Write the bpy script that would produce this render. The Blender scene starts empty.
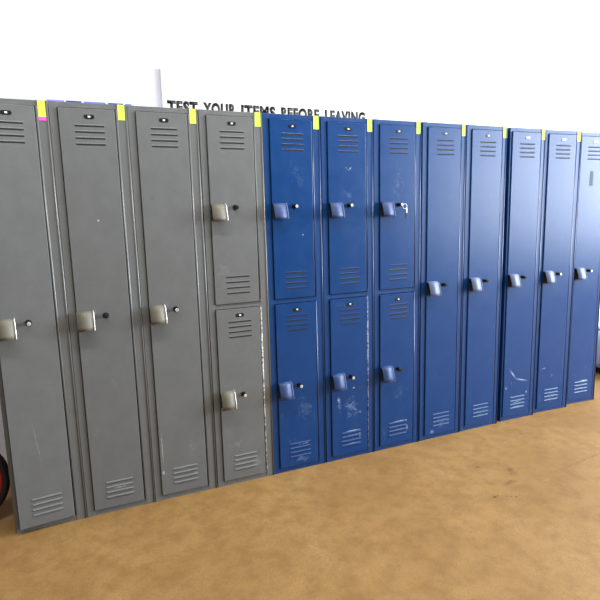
import bpy, bmesh, math, random
from mathutils import Vector, Matrix, Euler
random.seed(4)
scn = bpy.context.scene
col = scn.collection
W, H, DEP = 0.3059, 1.83, 0.38

# ------------------------------------------------------------------ materials
def srgb(r, g, b):
    f = lambda c: (c/255/12.92) if c/255 <= .04045 else ((c/255+.055)/1.055)**2.4
    return (f(r), f(g), f(b), 1)

class NT:
    def __init__(s, name):
        s.m = bpy.data.materials.new(name); s.m.use_nodes = True
        s.t = s.m.node_tree; s.b = s.t.nodes['Principled BSDF']
    def n(s, kind, **kw):
        x = s.t.nodes.new(kind)
        for k, v in kw.items():
            if k in x.inputs: x.inputs[k].default_value = v
            else: setattr(x, k, v)
        return x
    def l(s, a, b): s.t.links.new(a, b)
    def math(s, op, a, b=None, clamp=False):
        x = s.t.nodes.new('ShaderNodeMath'); x.operation = op; x.use_clamp = clamp
        for i, v in enumerate((a, b)):
            if v is None: continue
            if isinstance(v, (int, float)): x.inputs[i].default_value = v
            else: s.l(v, x.inputs[i])
        return x.outputs[0]
    def mix(s, fac, a, b):
        x = s.t.nodes.new('ShaderNodeMix'); x.data_type = 'RGBA'
        if isinstance(fac, (int, float)): x.inputs[0].default_value = fac
        else: s.l(fac, x.inputs[0])
        for i, v in ((6, a), (7, b)):
            if isinstance(v, tuple): x.inputs[i].default_value = v
            else: s.l(v, x.inputs[i])
        return x.outputs[2]
    def ramp(s, v, p0, p1):
        x = s.t.nodes.new('ShaderNodeMapRange'); x.clamp = True
        x.inputs['From Min'].default_value = p0; x.inputs['From Max'].default_value = p1
        s.l(v, x.inputs['Value']); return x.outputs['Result']

def plain(name, c, rough=.5, metal=0, spec=.5):
    k = NT(name); k.b.inputs['Base Color'].default_value = c
    k.b.inputs['Roughness'].default_value = rough; k.b.inputs['Metallic'].default_value = metal
    k.b.inputs['Specular IOR Level'].default_value = spec
    nz = k.n('ShaderNodeTexNoise', Scale=60.0); 
    k.l(k.mix(k.ramp(nz.outputs['Fac'], .3, .7), tuple(x*.93 for x in c[:3])+(1,), c), k.b.inputs['Base Color'])
    return k.m

def paint(name, c, rough=.38, wear=.0, marks=(), spec=.36, chip=(0.55, 0.6, 0.66, 1), chips=0.0):
    """speckled powder paint; marks = (x, z, rx, rz, angle, strength, colour) in the part's own space"""
    k = NT(name)
    tc = k.n('ShaderNodeTexCoord'); P = tc.outputs['Object']
    sep = k.n('ShaderNodeSeparateXYZ'); k.l(P, sep.inputs[0])
    fine = k.n('ShaderNodeTexNoise', Scale=420.0, Detail=2.0); k.l(P, fine.inputs['Vector'])
    mot = k.n('ShaderNodeTexNoise', Scale=9.0, Detail=4.0, Roughness=.65); k.l(P, mot.inputs['Vector'])
    oi = k.n('ShaderNodeObjectInfo')
    lo = tuple(x*.80 for x in c[:3])+(1,); hi = tuple(min(1, x*1.18+.006) for x in c[:3])+(1,)
    base = k.mix(k.ramp(fine.outputs['Fac'], .35, .65), lo, hi)
    base = k.mix(k.math('MULTIPLY', k.ramp(mot.outputs['Fac'], .42, .75), .22), base, tuple(min(1, x*1.5+.015) for x in c[:3])+(1,))
    # scuffs: thin vertical-ish smears, more of them low down
    mp = k.n('ShaderNodeMapping'); k.l(P, mp.inputs[0]); mp.inputs['Scale'].default_value = (38, 38, 14)
    add = k.n('ShaderNodeVectorMath', operation='ADD'); k.l(mp.outputs[0], add.inputs[0])
    cmb = k.n('ShaderNodeCombineXYZ'); k.l(k.math('MULTIPLY', oi.outputs['Random'], 90.0), cmb.inputs[0]); k.l(cmb.outputs[0], add.inputs[1])
    sc = k.n('ShaderNodeTexNoise', Scale=1.0, Detail=7.0, Roughness=.72); k.l(add.outputs[0], sc.inputs['Vector'])
    scuff = k.ramp(sc.outputs['Fac'], .62, .74)
    low = k.ramp(sep.outputs['Z'], .75, .05)
    if wear > 0:
        base = k.mix(k.math('MULTIPLY', k.math('MULTIPLY', scuff, low), wear), base, chip)
    if chips > 0:
        cn = k.n('ShaderNodeTexNoise', Scale=75.0, Detail=5.0, Roughness=.7); k.l(P, cn.inputs['Vector'])
        cm = k.math('MULTIPLY', k.ramp(cn.outputs['Fac'], .47, .52), k.ramp(sep.outputs['Z'], 1.0, .8))
        base = k.mix(k.math('MULTIPLY', cm, chips), base, (.75, .72, .64, 1))
    rn = k.n('ShaderNodeTexNoise', Scale=120.0, Detail=4.0, Roughness=.7); k.l(P, rn.inputs['Vector'])
    grain = k.ramp(rn.outputs['Fac'], .42, .58); DKC = (.03, .03, .03, 1)
    rn2 = k.n('ShaderNodeTexNoise', Scale=34.0, Detail=8.0, Roughness=.78, Distortion=.6); k.l(P, rn2.inputs['Vector'])
    for (x, z, rx, rz, ang, st, cc) in marks:
        ca, sa = math.cos(ang), math.sin(ang)
        dx = k.math('SUBTRACT', sep.outputs['X'], x); dz = k.math('SUBTRACT', sep.outputs['Z'], z)
        u = k.math('ADD', k.math('MULTIPLY', dx, ca/rx), k.math('MULTIPLY', dz, sa/rx))
        v = k.math('ADD', k.math('MULTIPLY', dx, -sa/rz), k.math('MULTIPLY', dz, ca/rz))
        d = k.math('SQRT', k.math('ADD', k.math('MULTIPLY', u, u), k.math('MULTIPLY', v, v)))
        if min(rx, rz) > .0075 and cc != DKC:      # broad scuffs break up into flecks
            mk = k.math('MULTIPLY', k.ramp(d, 1.25, .9), k.ramp(k.math('SUBTRACT', rn2.outputs['Fac'], k.math('MULTIPLY', d, .16)), .43, .56))
        else:
            mk = k.math('MULTIPLY', k.ramp(d, 1.0, .3), k.math('ADD', k.math('MULTIPLY', grain, .75), .25))
        base = k.mix(k.math('MULTIPLY', mk, st), base, cc)
    k.l(base, k.b.inputs['Base Color'])
    k.l(k.math('ADD', k.math('MULTIPLY', mot.outputs['Fac'], .16), rough-.08), k.b.inputs['Roughness'])
    k.b.inputs['Specular IOR Level'].default_value = spec
    bp = k.n('ShaderNodeBump', Strength=.3, Distance=.0008); k.l(fine.outputs['Fac'], bp.inputs['Height'])
    k.l(bp.outputs[0], k.b.inputs['Normal'])
    return k.m

GREY = srgb(101, 104, 105); BLUE = srgb(0, 55, 112)
WHT = (.62, .66, .72, 1)
M = {}
M['grey'] = paint('grey_locker_paint', GREY, .42, .25)
M['blue'] = paint('blue_locker_paint', BLUE, .40, .22, chip=(.25, .36, .6, 1))
M['grey_edge'] = paint('grey_chipped_edge', GREY, .40, 0, chips=.9)
M['blue_edge'] = paint('blue_chipped_edge', BLUE, .38, 0, chips=.45)
M['grey_lip'] = plain('grey_edge_paint', GREY, .36, spec=1.0)
M['blue_lip'] = plain('blue_edge_paint', BLUE, .36, spec=1.0)
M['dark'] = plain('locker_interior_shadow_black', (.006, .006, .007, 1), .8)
M['grey_hood'] = paint('beige_handle_paint', srgb(106, 103, 92), .5, 0, marks=((.04, -.02, .03, .008, .1, .6, (.1, .1, .09, 1)),))
M['blue_hood'] = paint('blue_handle_paint', srgb(52, 74, 122), .45, 0)
M['glare_hood'] = paint('glare_blue_handle_paint', srgb(98, 112, 148), .45, 0)  # paler copy of the blue handle paint, glare put into its colour
M['black'] = plain('black_plastic', (.008, .008, .009, 1), .35)
M['chrome'] = plain('chrome', (.9, .9, .9, 1), .38, .6)
M['yellow'] = plain('yellow_sticky_paper', srgb(212, 245, 84), .7)
M['pink'] = plain('pink_sticky_paper', srgb(240, 95, 200), .7)
M['white'] = plain('white_number', (.85, .85, .82, 1), .4)
M['greylabel'] = plain('grey_label_paper', srgb(105, 118, 142), .9)
M['labelink'] = plain('label_ink', srgb(60, 70, 90), .9)

# ------------------------------------------------------------------ mesh helpers
def box(bm, x0, x1, y0, y1, z0, z1, mi=0, bev=0.0, seg=2):
    vs = [bm.verts.new(p) for p in ((x0,y0,z0),(x1,y0,z0),(x1,y1,z0),(x0,y1,z0),(x0,y0,z1),(x1,y0,z1),(x1,y1,z1),(x0,y1,z1))]
    fs = [bm.faces.new([vs[i] for i in q]) for q in ((0,3,2,1),(4,5,6,7),(0,1,5,4),(1,2,6,5),(2,3,7,6),(3,0,4,7))]
    for f in fs: f.material_index = mi
    if bev > 0:
        es = list({e for f in fs for e in f.edges})
        r = bmesh.ops.bevel(bm, geom=es, offset=bev, segments=seg, affect='EDGES', profile=.5)
        for f in r['faces']: f.material_index = mi
def cyl(bm, a, b, r0, r1=None, n=24, mi=0, caps=True):
    a, b = Vector(a), Vector(b); r1 = r0 if r1 is None else r1
    d = (b-a).normalized(); u = d.orthogonal().normalized(); v = d.cross(u)
    A = [bm.verts.new(a+(u*math.cos(t)+v*math.sin(t))*r0) for t in [2*math.pi*i/n for i in range(n)]]
    B = [bm.verts.new(b+(u*math.cos(t)+v*math.sin(t))*r1) for t in [2*math.pi*i/n for i in range(n)]]
    for i in range(n):
        f = bm.faces.new((A[i], A[(i+1)%n], B[(i+1)%n], B[i])); f.material_index = mi; f.smooth = True
    if caps:
        for ring in (A[::-1], B):
            f = bm.faces.new(ring); f.material_index = mi
def prism(bm, prof, x0, x1, mi=0, smooth=False):     # profile in (y, z), extruded along x
    A = [bm.verts.new((x0, y, z)) for y, z in prof]; B = [bm.verts.new((x1, y, z)) for y, z in prof]
    n = len(prof)
    for i in range(n):
        f = bm.faces.new((A[i], B[i], B[(i+1)%n], A[(i+1)%n])); f.material_index = mi; f.smooth = smooth
    for r in (A, B[::-1]):
        f = bm.faces.new(r); f.material_index = mi
def obj(name, bm, mats, parent=None, loc=(0,0,0), kind=None):
    bmesh.ops.recalc_face_normals(bm, faces=bm.faces)
    me = bpy.data.meshes.new(name); bm.to_mesh(me); bm.free()
    for m in (mats if isinstance(mats, (list, tuple)) else [mats]): me.materials.append(m)
    o = bpy.data.objects.new(name, me); col.objects.link(o)
    o.location = loc
    if parent: o.parent = parent
    if kind: o['kind'] = kind
    return o
def thing(name, label, cat, loc=(0,0,0), rz=0, group=None):
    o = bpy.data.objects.new(name, None); col.objects.link(o)
    o.location = loc; o.rotation_euler = (0, 0, rz); o.empty_display_size = .1
    o['label'] = label; o['category'] = cat
    if group: o['group'] = group
    return o

# ------------------------------------------------------------------ lockers
def hood_mesh(bm, w, h, mi=0):
    """curved pull hood, origin at its upper left on the door face, flaring out downwards; open below and at the left end"""
    t = .0035
    prof = [(0.0, 0.0), (-.014, -.001), (-.021, -.004), (-.0255, -.010), (-.031, -.026), (-.0375, -.046), (-.0425, -.064), (-.0435, -h)]
    inn = [(y+t*.9 if i > 1 else y+t*.2, z-t*(1 if i < 5 else .2)) for i, (y, z) in enumerate(prof)]
    n = len(prof)
    rows = []
    for pr in (prof, inn):
        rows.append([[bm.verts.new((x, y, z)) for x in (0, w)] for y, z in pr])
    O, I = rows
    for i in range(n-1):
        a = bm.faces.new((O[i][0], O[i][1], O[i+1][1], O[i+1][0])); a.smooth = True; a.material_index = mi
        b = bm.faces.new((I[i][1], I[i][0], I[i+1][0], I[i+1][1])); b.smooth = True; b.material_index = 1
    for s in (0, 1):
        for i in range(n-1):
            f = bm.faces.new((O[i][s], O[i+1][s], I[i+1][s], I[i][s])); f.material_index = mi
    f = bm.faces.new((O[-1][0], O[-1][1], I[-1][1], I[-1][0])); f.material_index = mi
    # closing cheek at the right end, rolled rim with its highlight put into a lighter material
    ch = [bm.verts.new((w-.002, y, z)) for y, z in inn] + [bm.verts.new((w-.002, 0, -h))]
    f = bm.faces.new(ch); f.material_index = mi
    for i in range(n-1):
        cyl(bm, (w, *prof[i]), (w, *prof[i+1]), .0024, n=12, mi=2, caps=False)
    # black back of the pull: shade inside the hood put into the colour
    box(bm, .002, w-.003, -.0012, 0.001, -h, -.004, mi=1)

def louvers(bm, zs, x0, x1, y):
    for z in zs:
        p, sl = (.0042, .0022) if z < .3 else (.0010, .0058)
        prism(bm, [(y+.001, z+.008), (y-p, z+.0015), (y-p, z+.0004), (y+.001, z+.0004)], x0, x1, 0)
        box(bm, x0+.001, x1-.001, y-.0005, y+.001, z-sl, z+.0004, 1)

YF = -.007
def make_door(lk, z0, z1, colr, hz, hh, lz, plate_z, top_l, bot_l, marks, hood, ajar=0, face='chrome', label=None, extra=None, plate='black'):
    x0, x1 = .0333, .2536
    base = {'grey': GREY, 'blue': BLUE}[colr]
    mat = paint(colr+'_door_paint', base, .38 if colr == 'grey' else .31, .35 if colr == 'blue' else .22, marks,
                chip=(.28, .40, .66, 1) if colr == 'blue' else (.36, .36, .34, 1))
    bm = bmesh.new()
    # all door geometry is measured from the hinge line on its right edge
    hx = x1
    box(bm, x0-hx, x1-hx, YF, YF+.022, z0, z1, 0, .0016)
    d = obj('door', bm, mat, lk, (hx, 0, 0))
    d.rotation_euler.z = ajar
    if label: d['label'] = label
    bm = bmesh.new(); louvers(bm, top_l, .0912-hx, .2085-hx, YF); obj('louver_vent', bm, [mat, M['dark']], d)
    bm = bmesh.new(); louvers(bm, bot_l, .0912-hx, .2085-hx, YF); lv = obj('louver_vent', bm, [paint(colr+'_worn_louver', base, .45, .6 if colr == 'blue' else .3, (), chip=WHT if colr == 'blue' else (.34, .34, .31, 1)), M['dark']], d)
    # oval number plate
    bm = bmesh.new(); cx = .151-hx
    for (ry, hw, hh2, mi, yy) in ((1, .0205, .0088, 0, .0022), ):
        n = 28; ring = []
        for i in range(n):
            t = 2*math.pi*i/n; c, s = math.cos(t), math.sin(t)
            ring.append((cx+(hw-hh2)*(1 if c > 0 else -1)+hh2*c, plate_z+hh2*s))
        A = [bm.verts.new((x, YF, z)) for x, z in ring]; B = [bm.verts.new((x*.97+cx*.03, YF-yy, plate_z+(z-plate_z)*.9)) for x, z in ring]
        for i in range(n): bm.faces.new((A[i], A[(i+1)%n], B[(i+1)%n], B[i]))
        bm.faces.new(B); bm.faces.new(A[::-1])
    pm = {'black': M['black'], 'blue': M['blue_lip']}[plate]
    npl = obj('number_plate', bm, [pm, M['white']], d)
    me = npl.data; bm = bmesh.new(); bm.from_mesh(me)
    box(bm, cx-.0050, cx+.0050, YF-.0030, YF-.0020, plate_z-.0036, plate_z+.0036, 1, .0004)
    bm.to_mesh(me); bm.free()
    # pull handle
    bm = bmesh.new(); hood_mesh(bm, .0690, hh, 0)
    obj('pull_handle', bm, [M[hood], M['dark'], M['chrome'] if colr == 'grey' else M['glare_hood']], d, (.0312-hx, YF, hz))
    # cylinder lock
    bm = bmesh.new(); lx = .151-hx
    cyl(bm, (lx, YF, lz), (lx, YF-.003, lz), .0125, n=24, mi=0)
    cyl(bm, (lx, YF-.003, lz), (lx, YF-.031, lz), .0094, .0090, n=24, mi=0)
    cyl(bm, (lx, YF-.031, lz), (lx, YF-.0332, lz), .0082, .0070, n=24, mi=1)
    box(bm, lx-.0008, lx+.0008, YF-.0336, YF-.0330, lz-.0038, lz+.0038, 2)
    obj('lock', bm, [M['black'], M[face], M['dark']], d)
    if extra: extra(d, lx, lz)
    return d

def seven_key(d, lx, lz):
    bm = bmesh.new()
    y = YF-.037
    cyl(bm, (lx, YF-.024, lz), (lx, y-.010, lz), .0022, n=10, mi=0)             # blade in the lock
    for i in range(20):                                                    # split ring
        a, b = 2*math.pi*i/20, 2*math.pi*(i+1)/20
        cyl(bm, (lx+.010+.013*math.sin(a), y-.008, lz-.010+.013*math.cos(a)), (lx+.010+.013*math.sin(b), y-.008, lz-.010+.013*math.cos(b)), .0013, n=8, mi=0)
    box(bm, lx+.018, lx+.024, y-.010, y-.0075, lz-.048, lz-.018, 0, .0006)     # hanging blade
    box(bm, lx+.013, lx+.025, y-.0115, y-.0065, lz-.068, lz-.044, 1, .0015)    # black bow
    k = obj('key', bm, [M['chrome'], M['black']], d); k['label'] = 'silver key hanging on a ring from the lock'

def make_locker(i, x0, x1, y, rz, colr, double, label, group, marks_u=(), marks_l=(), hood=None, face=('chrome','chrome'),
                edge=None, tag=True, pink=False, ajar=0, extra=None, door_label=None, plate='black'):
    lk = thing('double_tier_locker' if double else 'single_tier_locker', label, 'locker', (x0, y, 0), rz, group)
    w = x1-x0; s = M[colr]; lx = {1: .014, 10: .020}.get(i, 0)
    xr0, xr1 = .0308, .2594                                                # door opening
    bm = bmesh.new()
    B = .0014; t = .0012
    box(bm, lx, xr0, 0, .016, 0, H, 0, B); box(bm, xr1, w, 0, .016, 0, H, 0, B)             # stiles
    box(bm, xr0-.001, xr1+.001, .0012, .016, 1.8075, H-.0006, 0, B)                         # head rail
    box(bm, xr0-.001, xr1+.001, .0012, .016, 0, .0255, 0, B)                               # sill rail
    if double: box(bm, xr0-.001, xr1+.001, .0006, .016, .9075, .9305, 0, B)
    box(bm, lx, lx+t, .010, DEP, 0, H, 0); box(bm, w-t, w, .010, DEP, 0, H, 0)                 # side sheets
    box(bm, lx, w, DEP-t, DEP, 0, H, 0); box(bm, lx, w, .012, DEP, H-t, H, 0); box(bm, lx, w, .012, DEP, .02, .02+t, 0)
    if double: box(bm, t, w-t, .016, DEP-t, .918, .920, 0)
    # rolled inner edge beside the hinge side gap, and at the outer right corner
    for (z0, z1) in (((.026, .907), (.931, 1.807)) if double else ((.026, 1.807),)):
        cyl(bm, (xr1+.0020, -.0006, z0), (xr1+.0020, -.0006, z1), .0042, n=20, mi=1)
    cyl(bm, (w-.0034, .0000, .002), (w-.0034, .0000, H-.002), .0038, n=12, mi=1 if edge is None else 2)
    obj('frame', bm, [s, M[edge] if edge else M[colr+'_lip'], M[colr+'_lip']], lk)
    hood = hood or ('grey_hood' if colr == 'grey' else 'blue_hood')
    TL = [1.738, 1.713, 1.688, 1.663]; BL = [.150, .126, .102, .078]
    if double:
        make_door(lk, .933, 1.805, colr, 1.408, .077, 1.391, 1.773, TL, [1.064, 1.038, 1.011, .985], marks_u, hood, 0, face[0], None, extra, plate)
        make_door(lk, .028, .905, colr, .499, .083, .471, .873, [.843, .818, .793, .768], BL, marks_l, hood, 0, face[1])
    else:
        make_door(lk, .028, 1.805, colr, .957, .080, .932, 1.773, TL, BL, marks_l, hood, ajar, face[0], door_label, extra, plate)
    if tag:
        bm = bmesh.new(); zz = 1.829
        box(bm, .2665, .2950, -.0018, -.0006, 1.7655, zz, 0)
        if pink: box(bm, .2665, .2950, -.0018, -.0006, 1.7510, 1.7655, 1)
        tg = obj('sticky_tag', bm, [M['yellow'], M['pink']], lk)
        tg['label'] = 'yellow paper tag with a pink lower end' if pink else 'yellow paper tag'
    return lk

# (door marks are measured from the hinge edge: x runs -0.2186 .. 0)
DK = (.03, .03, .03, 1); LT = (.75, .78, .80, 1); LB = (.45, .6, .85, 1)
GS, GB, BD, BS = 'grey single-door lockers', 'grey two-door locker', 'blue two-door lockers', 'blue single-door lockers'
X = lambda n: n*W
make_locker(1, X(-1)+.001, X(0)-.001, 0, 0, 'grey', False,
    'grey single-door metal locker, leftmost of the row, tag with a pink end', GS,
    marks_l=((-.12, .40, .004, .12, .1, .12, LT),), pink=True, ajar=math.radians(6.0))
make_locker(2, X(0)+.001, X(1)-.001, 0, 0, 'grey', False,
    'grey single-door metal locker, second from the left, in front of the blue bins', GS,
    marks_l=((-.10, 1.345, .006, .006, 0, .6, LT), (-.09, .62, .02, .05, .3, .05, LT), (-.10, .12, .05, .006, 0, .5, LT)), face=('black','black'))
make_locker(3, X(1)+.001, X(2)-.002, 0, 0, 'grey', False,
    'grey single-door metal locker standing directly left of the grey two-door one', GS,
    marks_l=((-.176, 1.435, .011, .0022, .5, .9, DK), (-.208, .143, .007, .012, 0, .95, LT), (-.10, .15, .05, .006, .1, .8, (.55, .53, .45, 1)), (-.06, .11, .02, .012, 0, .6, (.55, .5, .35, 1)), (-.06, .25, .03, .10, 0, .07, LT), (-.207, .26, .003, .10, 0, .7, (.6, .58, .5, 1))))
make_locker(4, X(2)+.0025, X(3)-.0008, 0, 0, 'grey', True,
    'grey two-door metal locker with chipped paint down its right edge', GB, edge='grey_edge',
    marks_u=((-.17, 1.10, .05, .05, 0, .08, LT),), marks_l=((-.05, .10, .05, .05, 0, .10, LT), (-.14, .20, .06, .05, 0, .10, LT)), face=('black', 'chrome'))
make_locker(5, X(3)+.0008, X(4)-.0026, 0, 0, 'blue', True,
    'blue two-door metal locker touching the grey two-door locker', BD,
    marks_u=((-.08, 1.55, .05, .12, .3, .06, LB), (-.06, 1.25, .006, .006, 0, .5, LB)),
    marks_l=((-.09, .145, .06, .010, 0, .8, LB), (-.09, .06, .05, .03, 0, .3, LB), (-.07, .34, .06, .10, .5, .12, LB)))
make_locker(6, X(4)+.0026, X(5)-.0026, 0, 0, 'blue', True,
    'blue two-door metal locker with a pale smudge on its upper door and scraped lower vents', BD, edge='blue_edge',
    marks_u=((-.112, 1.575, .020, .009, -.6, .5, (.55, .62, .72, 1)), (-.094, 1.578, .018, .008, .7, .5, (.55, .62, .72, 1)), (-.10, 1.45, .05, .05, 0, .12, LB)),
    marks_l=((-.09, .157, .052, .006, .0, 1., LT), (-.09, .131, .052, .005, .0, .8, LT), (-.09, .105, .052, .005, 0, .9, LT), (-.05, .135, .009, .035, 0, .7, LT),
             (-.09, .083, .052, .005, .0, .9, LT), (-.18, .34, .016, .08, .2, .75, LB), (-.085, .405, .008, .006, 0, .9, LT), (-.05, .26, .02, .02, 0, .45, LB), (-.10, .30, .06, .10, .3, .22, LB),
             (-.145, .87, .045, .022, .0, .35, LB)))
make_locker(7, X(5)+.0026, X(6)-.005, 0, 0, 'blue', True,
    'blue two-door metal locker with a key hanging from its upper lock', BD, face=('chrome', 'black'), extra=None,
    marks_u=((-.11, 1.50, .05, .12, 0, .10, LB),),
    marks_l=((-.09, .157, .052, .005, 0, .9, LT), (-.14, .155, .014, .010, 0, .8, LT), (-.045, .157, .012, .014, 0, .9, LT), (-.09, .106, .052, .005, 0, .7, LT), (-.09, .08, .052, .004, 0, .7, LT), (-.04, .11, .01, .02, 0, .5, LT), (-.09, .33, .06, .05, .4, .09, LB)))
# the key hangs from the upper lock only
up = [o for o in bpy.data.objects if o.name.startswith('door') and o.parent and 'key hanging' in o.parent.get('label', '') and min(v.co.z for v in o.data.vertices) > .5][0]
seven_key(up, .151-.2548, 1.391)
make_locker(8, X(6)+.005, X(7)-.005, .0, 0, 'blue', False,
    'blue single-door metal locker right beside the two-door locker with the key', BS, hood='glare_hood', face=('black', 'black'),
    marks_l=((-.09, .10, .055, .06, 0, .30, LB), (-.17, .05, .02, .02, 0, .3, LB)))
make_locker(9, X(7)+.006, X(8)-.006, .004, 0, 'blue', False,
    'blue single-door metal locker, fourth from the right end, with a black lock', BS, hood='glare_hood', face=('black', 'black'),
    marks_l=((-.09, .10, .055, .05, 0, .16, LB),))
make_locker(10, X(8)+.010, X(8)+.010+W-.008, .012, -.02, 'blue', False,
    'blue single-door metal locker with a curved scratch above its lower vent', BS, plate='blue', hood='glare_hood', face=('black', 'black'),
    marks_l=((-.150, .310, .050, .007, -.9, .8, LB), (-.075, .262, .060, .006, -.25, .8, LB), (-.095, .12, .055, .006, .1, .6, LB), (-.03, .17, .01, .03, 0, .6, LB), (-.20, .22, .008, .014, 0, .7, LB), (-.10, .085, .055, .006, 0, .6, LB)))
make_locker(11, X(9)+.012, X(10)+.006, .024, -.055, 'blue', False,
    'blue single-door metal locker, second from the right end, short pale scrape above its vent', BS, plate='blue', hood='glare_hood', face=('chrome', 'chrome'),
    marks_l=((-.17, .305, .030, .008, .1, .8, LB), (-.09, .11, .055, .05, 0, .35, LB), (-.10, .25, .02, .02, 0, .2, LB)))
l12 = make_locker(12, X(10)+.010, X(10)+.010+.2880, .042, -.065, 'blue', False,
    'blue single-door metal locker at the right end, grey label below its top vent', BS, hood='glare_hood', face=('chrome', 'chrome'), tag=False, plate='blue',
    marks_l=((-.09, .158, .052, .006, .1, 1., LT), (-.12, .106, .030, .005, .1, .9, LT), (-.09, .13, .052, .004, .1, .7, LT), (-.09, .08, .05, .004, .1, .6, LT), (-.16, .20, .02, .02, 0, .3, LB)))
bm = bmesh.new()
box(bm, -.132, -.104, YF-.0014, YF-.0002, 1.49, 1.585, 0)
for k in range(9): box(bm, -.128, -.108+(k % 3)*-.002, YF-.0018, YF-.0012, 1.497+k*.0095, 1.502+k*.0095, 1)
d12 = [o for o in bpy.data.objects if o.parent is l12 and o.name.startswith('door')][0]
lb = obj('paper_label', bm, [M['greylabel'], M['labelink']], d12); lb['label'] = 'narrow grey paper label with faint print'

# ------------------------------------------------------------------ room
k = NT('worn_concrete_floor')
tc = k.n('ShaderNodeTexCoord'); P = tc.outputs['Object']
n1 = k.n('ShaderNodeTexNoise', Scale=1.6, Detail=6.0, Roughness=.6); k.l(P, n1.inputs['Vector'])
n2 = k.n('ShaderNodeTexNoise', Scale=11.0, Detail=7.0, Roughness=.7); k.l(P, n2.inputs['Vector'])
n3 = k.n('ShaderNodeTexNoise', Scale=160.0, Detail=3.0); k.l(P, n3.inputs['Vector'])
n4 = k.n('ShaderNodeTexNoise', Scale=5.0, Detail=8.0, Roughness=.75, Distortion=1.5); k.l(P, n4.inputs['Vector'])
c = k.mix(k.ramp(n1.outputs['Fac'], .3, .7), srgb(142, 106, 60), srgb(164, 130, 80))
c = k.mix(k.math('MULTIPLY', k.ramp(n2.outputs['Fac'], .42, .62), .5), c, srgb(118, 86, 46))
c = k.mix(k.math('MULTIPLY', k.ramp(n4.outputs['Fac'], .60, .72), .30), c, srgb(190, 160, 110))
c = k.mix(k.math('MULTIPLY', k.ramp(n4.outputs['Fac'], .36, .28), .5), c, srgb(92, 62, 30))
c = k.mix(k.math('MULTIPLY', k.ramp(n3.outputs['Fac'], .35, .65), .35), c, srgb(110, 84, 46))
# small dark stains and dotted marks along a line on the floor
sep = k.n('ShaderNodeSeparateXYZ'); k.l(P, sep.inputs[0])
rn = k.n('ShaderNodeTexNoise', Scale=45.0, Detail=4.0, Roughness=.7); k.l(P, rn.inputs['Vector'])
gr = k.ramp(rn.outputs['Fac'], .40, .55)
FLOOR_MARKS = []
FLOOR_MARKS = [(1.784, -.672, .016, .009, .3, .8), (1.805, -.668, .007, .006, 0, .8), (1.84, -.69, .007, .006, 0, .8), (1.855, -.70, .008, .007, 0, .8), (1.875, -.715, .008, .006, 0, .9), (1.90, -.71, .008, .007, 0, .8),
               (1.956, -.60, .055, .020, .2, .5), (2.048, -.50, .03, .02, .5, .5), (1.923, -.403, .014, .012, 0, .6), (2.04, -.535, .035, .02, .4, .4), (2.19, -.15, .018, .012, 0, .45), (2.45, -.19, .02, .015, 0, .35), (2.6, -.58, .5, .012, .1, .25)]
for (x, y, rx, ry, ang, st) in FLOOR_MARKS:
    ca, sa = math.cos(ang), math.sin(ang)
    dx = k.math('SUBTRACT', sep.outputs['X'], x); dy = k.math('SUBTRACT', sep.outputs['Y'], y)
    u = k.math('ADD', k.math('MULTIPLY', dx, ca/rx), k.math('MULTIPLY', dy, sa/rx))
    v = k.math('ADD', k.math('MULTIPLY', dx, -sa/ry), k.math('MULTIPLY', dy, ca/ry))
    d = k.math('SQRT', k.math('ADD', k.math('MULTIPLY', u, u), k.math('MULTIPLY', v, v)))
    mk = k.math('MULTIPLY', k.ramp(d, 1.0, .5), k.math('ADD', k.math('MULTIPLY', gr, .8), .2))
    c = k.mix(k.math('MULTIPLY', mk, st), c, srgb(70, 48, 24))
k.l(c, k.b.inputs['Base Color'])
k.b.inputs['Roughness'].default_value = .62; k.b.inputs['Specular IOR Level'].default_value = .3
bp = k.n('ShaderNodeBump', Strength=.25, Distance=.002); k.l(n2.outputs['Fac'], bp.inputs['Height']); k.l(bp.outputs[0], k.b.inputs['Normal'])
FLOOR = k.m
WALL = plain('white_painted_wall', srgb(240, 241, 250), .85)
SIGNW = plain('white_sign_board', (.93, .93, .93, 1), .7)
YW = .60
def sbox(name, a, mat, kind='structure', bev=0):
    bm = bmesh.new(); box(bm, *a, 0, bev); return obj(name, bm, mat, kind=kind)
sbox('floor', (-3.0, 8.0, -8.0, YW+.15, -.12, 0), FLOOR)
sbox('wall_back', (-3.0, 8.0, YW, YW+.15, 0, 3.4), WALL)
# right wall with its wide daylight opening
bm = bmesh.new()
WX, OY0, OY1, OZ0, OZ1 = 6.6, -5.6, -.8, .8, 3.2
box(bm, WX, WX+.15, OY1, YW, 0, 3.4); box(bm, WX, WX+.15, -8.0, OY0, 0, 3.4)
box(bm, WX, WX+.15, OY0, OY1, 0, OZ0); box(bm, WX, WX+.15, OY0, OY1, OZ1, 3.4)
obj('wall_right', bm, WALL, kind='structure')

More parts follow.
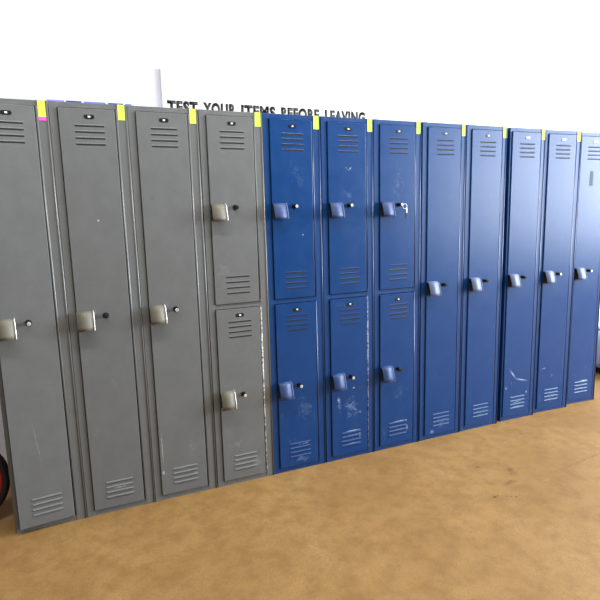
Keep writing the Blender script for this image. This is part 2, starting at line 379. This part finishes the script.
# ------------------------------------------------------------------ sign board with its lettering
YS = YW-.02
def wallX(x400): return 0.0393+(x400-0.0393)*(2.4425+YS)/(2.4425+.4)
def wallZ(z400): return 1.3414+(z400-1.3414)*(2.4425+YS)/(2.4425+.4)
bm = bmesh.new(); box(bm, wallX(.527), wallX(1.752), YS, YW-.001, wallZ(1.86), wallZ(2.10), 0, .001)
sign = obj('sign_board', bm, SIGNW)
sign['label'] = 'white sign board with black capitals on the wall above the lockers'; sign['category'] = 'sign'
INK = plain('black_sign_ink', (.012, .012, .014, 1), .45)
for txt, xa, xb in (('TEST', .550, .708), ('YOUR', .736, .915), ('ITEMS', .944, 1.142), ('BEFORE', 1.176, 1.412), ('LEAVING', 1.449, 1.715)):
    cu = bpy.data.curves.new('lettering', 'FONT'); cu.body = txt; cu.size = 1; cu.offset = .055; cu.space_character = 1.14
    to = bpy.data.objects.new('lettering', cu); col.objects.link(to)
    dg = bpy.context.evaluated_depsgraph_get(); me = bpy.data.meshes.new_from_object(to.evaluated_get(dg))
    col.objects.unlink(to); bpy.data.objects.remove(to)
    xs = [v.co.x for v in me.vertices]; ys = [v.co.y for v in me.vertices]
    x0, x1, y1 = min(xs), max(xs), .72
    A, B = wallX(xa), wallX(xb); zt = wallZ(1.944); hh = .062
    bm = bmesh.new(); bm.from_mesh(me)
    for v in bm.verts: v.co = Vector((A+(v.co.x-x0)/(x1-x0)*(B-A), YS-.0015, zt-hh+(v.co.y)/y1*hh))
    r = bmesh.ops.extrude_face_region(bm, geom=list(bm.faces))
    for g in r['geom']:
        if isinstance(g, bmesh.types.BMVert): g.co.y = YS+.0002
    o = obj('lettering', bm, INK, sign); o['label'] = 'word ' + txt + ' in black capitals'

# ------------------------------------------------------------------ blue bins on the wall shelf behind the lockers
BINB = plain('blue_bin_plastic', srgb(95, 128, 228), .4); BIND = plain('navy_bin_plastic', srgb(38, 62, 165), .4); BINL = plain('lilac_bin_plastic', srgb(150, 150, 225), .4)
SZ = 1.47
bm = bmesh.new(); box(bm, -.30, .46, YW-.17, YW-.001, SZ-.02, SZ, 0, .002)
for bx in (-.2, .36): prism(bm, [(YW-.001, SZ-.02), (YW-.14, SZ-.02), (YW-.001, SZ-.15)], bx-.01, bx+.01)
sh = obj('wall_shelf', bm, SIGNW); sh['label'] = 'white wall shelf behind the grey lockers carrying blue bins'; sh['category'] = 'shelf'
for (xa, xb, mt, lab) in ((-.009, .066, BINL, 'leftmost narrow blue bin behind the grey lockers, lilac rimmed'), (.075, .143, BIND, 'dark navy bin behind the grey lockers, left of the wide mid blue one'),
                     (.157, .254, BINB, 'wide mid blue bin behind the grey lockers, between two navy ones'), (.268, .340, BIND, 'dark navy bin behind the grey lockers, nearest the second yellow tag'), (.350, .379, BINB, 'narrow blue bin at the right end behind the third grey locker')):
    bm = bmesh.new(); y0, y1, zt = .455, .56, 1.925
    a, b = xa+.001, xb-.001
    h = (b-a)/2; cx = (a+b)/2; t = .003
    box(bm, a, b, y0, y0+t, SZ, zt, 0, .001); box(bm, a, b, y1-t, y1, SZ, zt, 0, .001)
    box(bm, a, a+t, y0+t, y1-t, SZ, zt, 0); box(bm, b-t, b, y0+t, y1-t, SZ, zt, 0); box(bm, a+t, b-t, y0+t, y1-t, SZ, SZ+t, 0)
    box(bm, a-.002, b+.002, y0-.003, y0, zt-.010, zt+.001, 0, .001)
    o = obj('storage_bin', bm, mt); o['label'] = lab; o['category'] = 'bin'; o['group'] = 'blue bins on the shelf behind the lockers'


# ------------------------------------------------------------------ things at the two ends of the row
TYRE = plain('black_rubber', (.01, .01, .011, 1), .6); REDM = plain('red_painted_metal', srgb(165, 12, 22), .35)
t = thing('hand_truck_wheel', 'black tyre with a red hub standing at the far left beside the first grey locker', 'wheel', (-.512, .16, .205))
bm = bmesh.new(); n = 48; pr = []
for i in range(16):
    a = 2*math.pi*i/16; pr.append((.187+.018*math.cos(a), .030*math.sin(a)))
ring = [[bm.verts.new((r*math.cos(2*math.pi*j/n), y, r*math.sin(2*math.pi*j/n))) for r, y in pr] for j in range(n)]
for j in range(n):
    for i in range(16):
        f = bm.faces.new((ring[j][i], ring[j][(i+1) % 16], ring[(j+1) % n][(i+1) % 16], ring[(j+1) % n][i])); f.smooth = True
obj('tyre', bm, TYRE, t)
bm = bmesh.new(); cyl(bm, (0, -.016, 0), (0, .016, 0), .172, n=64); cyl(bm, (0, -.034, 0), (0, -.016, 0), .03, .038, n=32); cyl(bm, (0, .016, 0), (0, .034, 0), .038, .03, n=32)
for j in range(6):
    a = math.pi/3*j; cyl(bm, (.07*math.cos(a), -.020, .07*math.sin(a)), (.07*math.cos(a), -.014, .07*math.sin(a)), .014, n=20)
obj('hub', bm, REDM, t)
# pale rounded metal tank on low black feet beyond the right end
TANK = plain('pale_blue_grey_enamel', srgb(150, 165, 190), .3)
t = thing('metal_tank', 'pale blue-grey rounded metal tank on the floor beyond the right end of the lockers', 'tank', (4.30, .36, 0))
bm = bmesh.new(); box(bm, -.42, .42, -.20, .20, .045, .36, 0, .07, 6); box(bm, -.40, .40, -.205, .205, .30, .335, 0, .006)
for f in bm.faces: f.smooth = True
obj('body', bm, TANK, t)
for sx in (-.33, .33):
    for sy in (-.13, .13):
        bm = bmesh.new(); cyl(bm, (sx, sy, 0), (sx, sy, .012), .032, n=20); cyl(bm, (sx, sy, .012), (sx, sy, .06), .022, n=20); obj('foot', bm, M['black'], t)
bm = bmesh.new(); box(bm, -.36, .36, -.15, .15, .36, .372, 0, .004); box(bm, -.08, .08, -.012, .012, .385, .395, 0, .003)
for sx in (-.07, .07): cyl(bm, (sx, 0, .370), (sx, 0, .388), .006, n=12)
obj('lid', bm, plain('brown_lid', srgb(128, 112, 104), .6), t)


# ------------------------------------------------------------------ light
w = bpy.data.worlds.new('World'); scn.world = w; w.use_nodes = True
nt = w.node_tree; bg = nt.nodes['Background']
tcw = nt.nodes.new('ShaderNodeTexCoord'); sp = nt.nodes.new('ShaderNodeSeparateXYZ'); nt.links.new(tcw.outputs['Generated'], sp.inputs[0])
mr = nt.nodes.new('ShaderNodeMapRange'); mr.inputs['From Min'].default_value = -.05; mr.inputs['From Max'].default_value = .75
nt.links.new(sp.outputs['Z'], mr.inputs['Value'])
rp = nt.nodes.new('ShaderNodeMix'); rp.data_type = 'RGBA'; nt.links.new(mr.outputs[0], rp.inputs[0])
rp.inputs[6].default_value = (.30, .28, .25, 1); rp.inputs[7].default_value = (1.0, 1.02, 1.05, 1)
nt.links.new(rp.outputs[2], bg.inputs['Color']); bg.inputs['Strength'].default_value = .25
def area(name, loc, rot, sx, sy, e, c):
    l = bpy.data.lights.new(name, 'AREA'); l.shape = 'RECTANGLE'; l.size = sx; l.size_y = sy; l.energy = e; l.color = c
    o = bpy.data.objects.new(name, l); col.objects.link(o); o.location = loc; o.rotation_euler = rot; return o
area('daylight_opening', (WX+.05, (OY0+OY1)/2, (OZ0+OZ1)/2), (0, math.radians(90), 0), OZ1-OZ0, OY1-OY0, 560, (.86, .94, 1.0))
area('added_shadow_lamp', (WX+.04, -1.75, (OZ0+OZ1)/2+.15), (0, math.radians(90), 0), OZ1-OZ0-.35, 1.7, 300, (.88, .94, 1.0))  # extra lamp added inside the opening to strengthen the handle shadows
area('ceiling_tube_lamp', (1.8, -1.15, 3.1), (0, 0, 0), 7.0, .25, 165, (1.0, .97, .93))

# ------------------------------------------------------------------ camera (solved from the row's perspective)
cam = bpy.data.cameras.new('camera'); co = bpy.data.objects.new('camera', cam); col.objects.link(co)
cam.sensor_width = 36; cam.sensor_fit = 'HORIZONTAL'; cam.lens = 525.05*36/600; cam.clip_start = .05
co.location = (0.03925, -2.44252, 1.34144); co.rotation_mode = 'XYZ'
co.rotation_euler = (1.412886, .0251647, -.4101217)
scn.camera = co
vs = scn.view_settings; vs.view_transform = 'Standard'; vs.look = 'None'; vs.exposure = 0; vs.gamma = 1; vs.use_curve_mapping = False
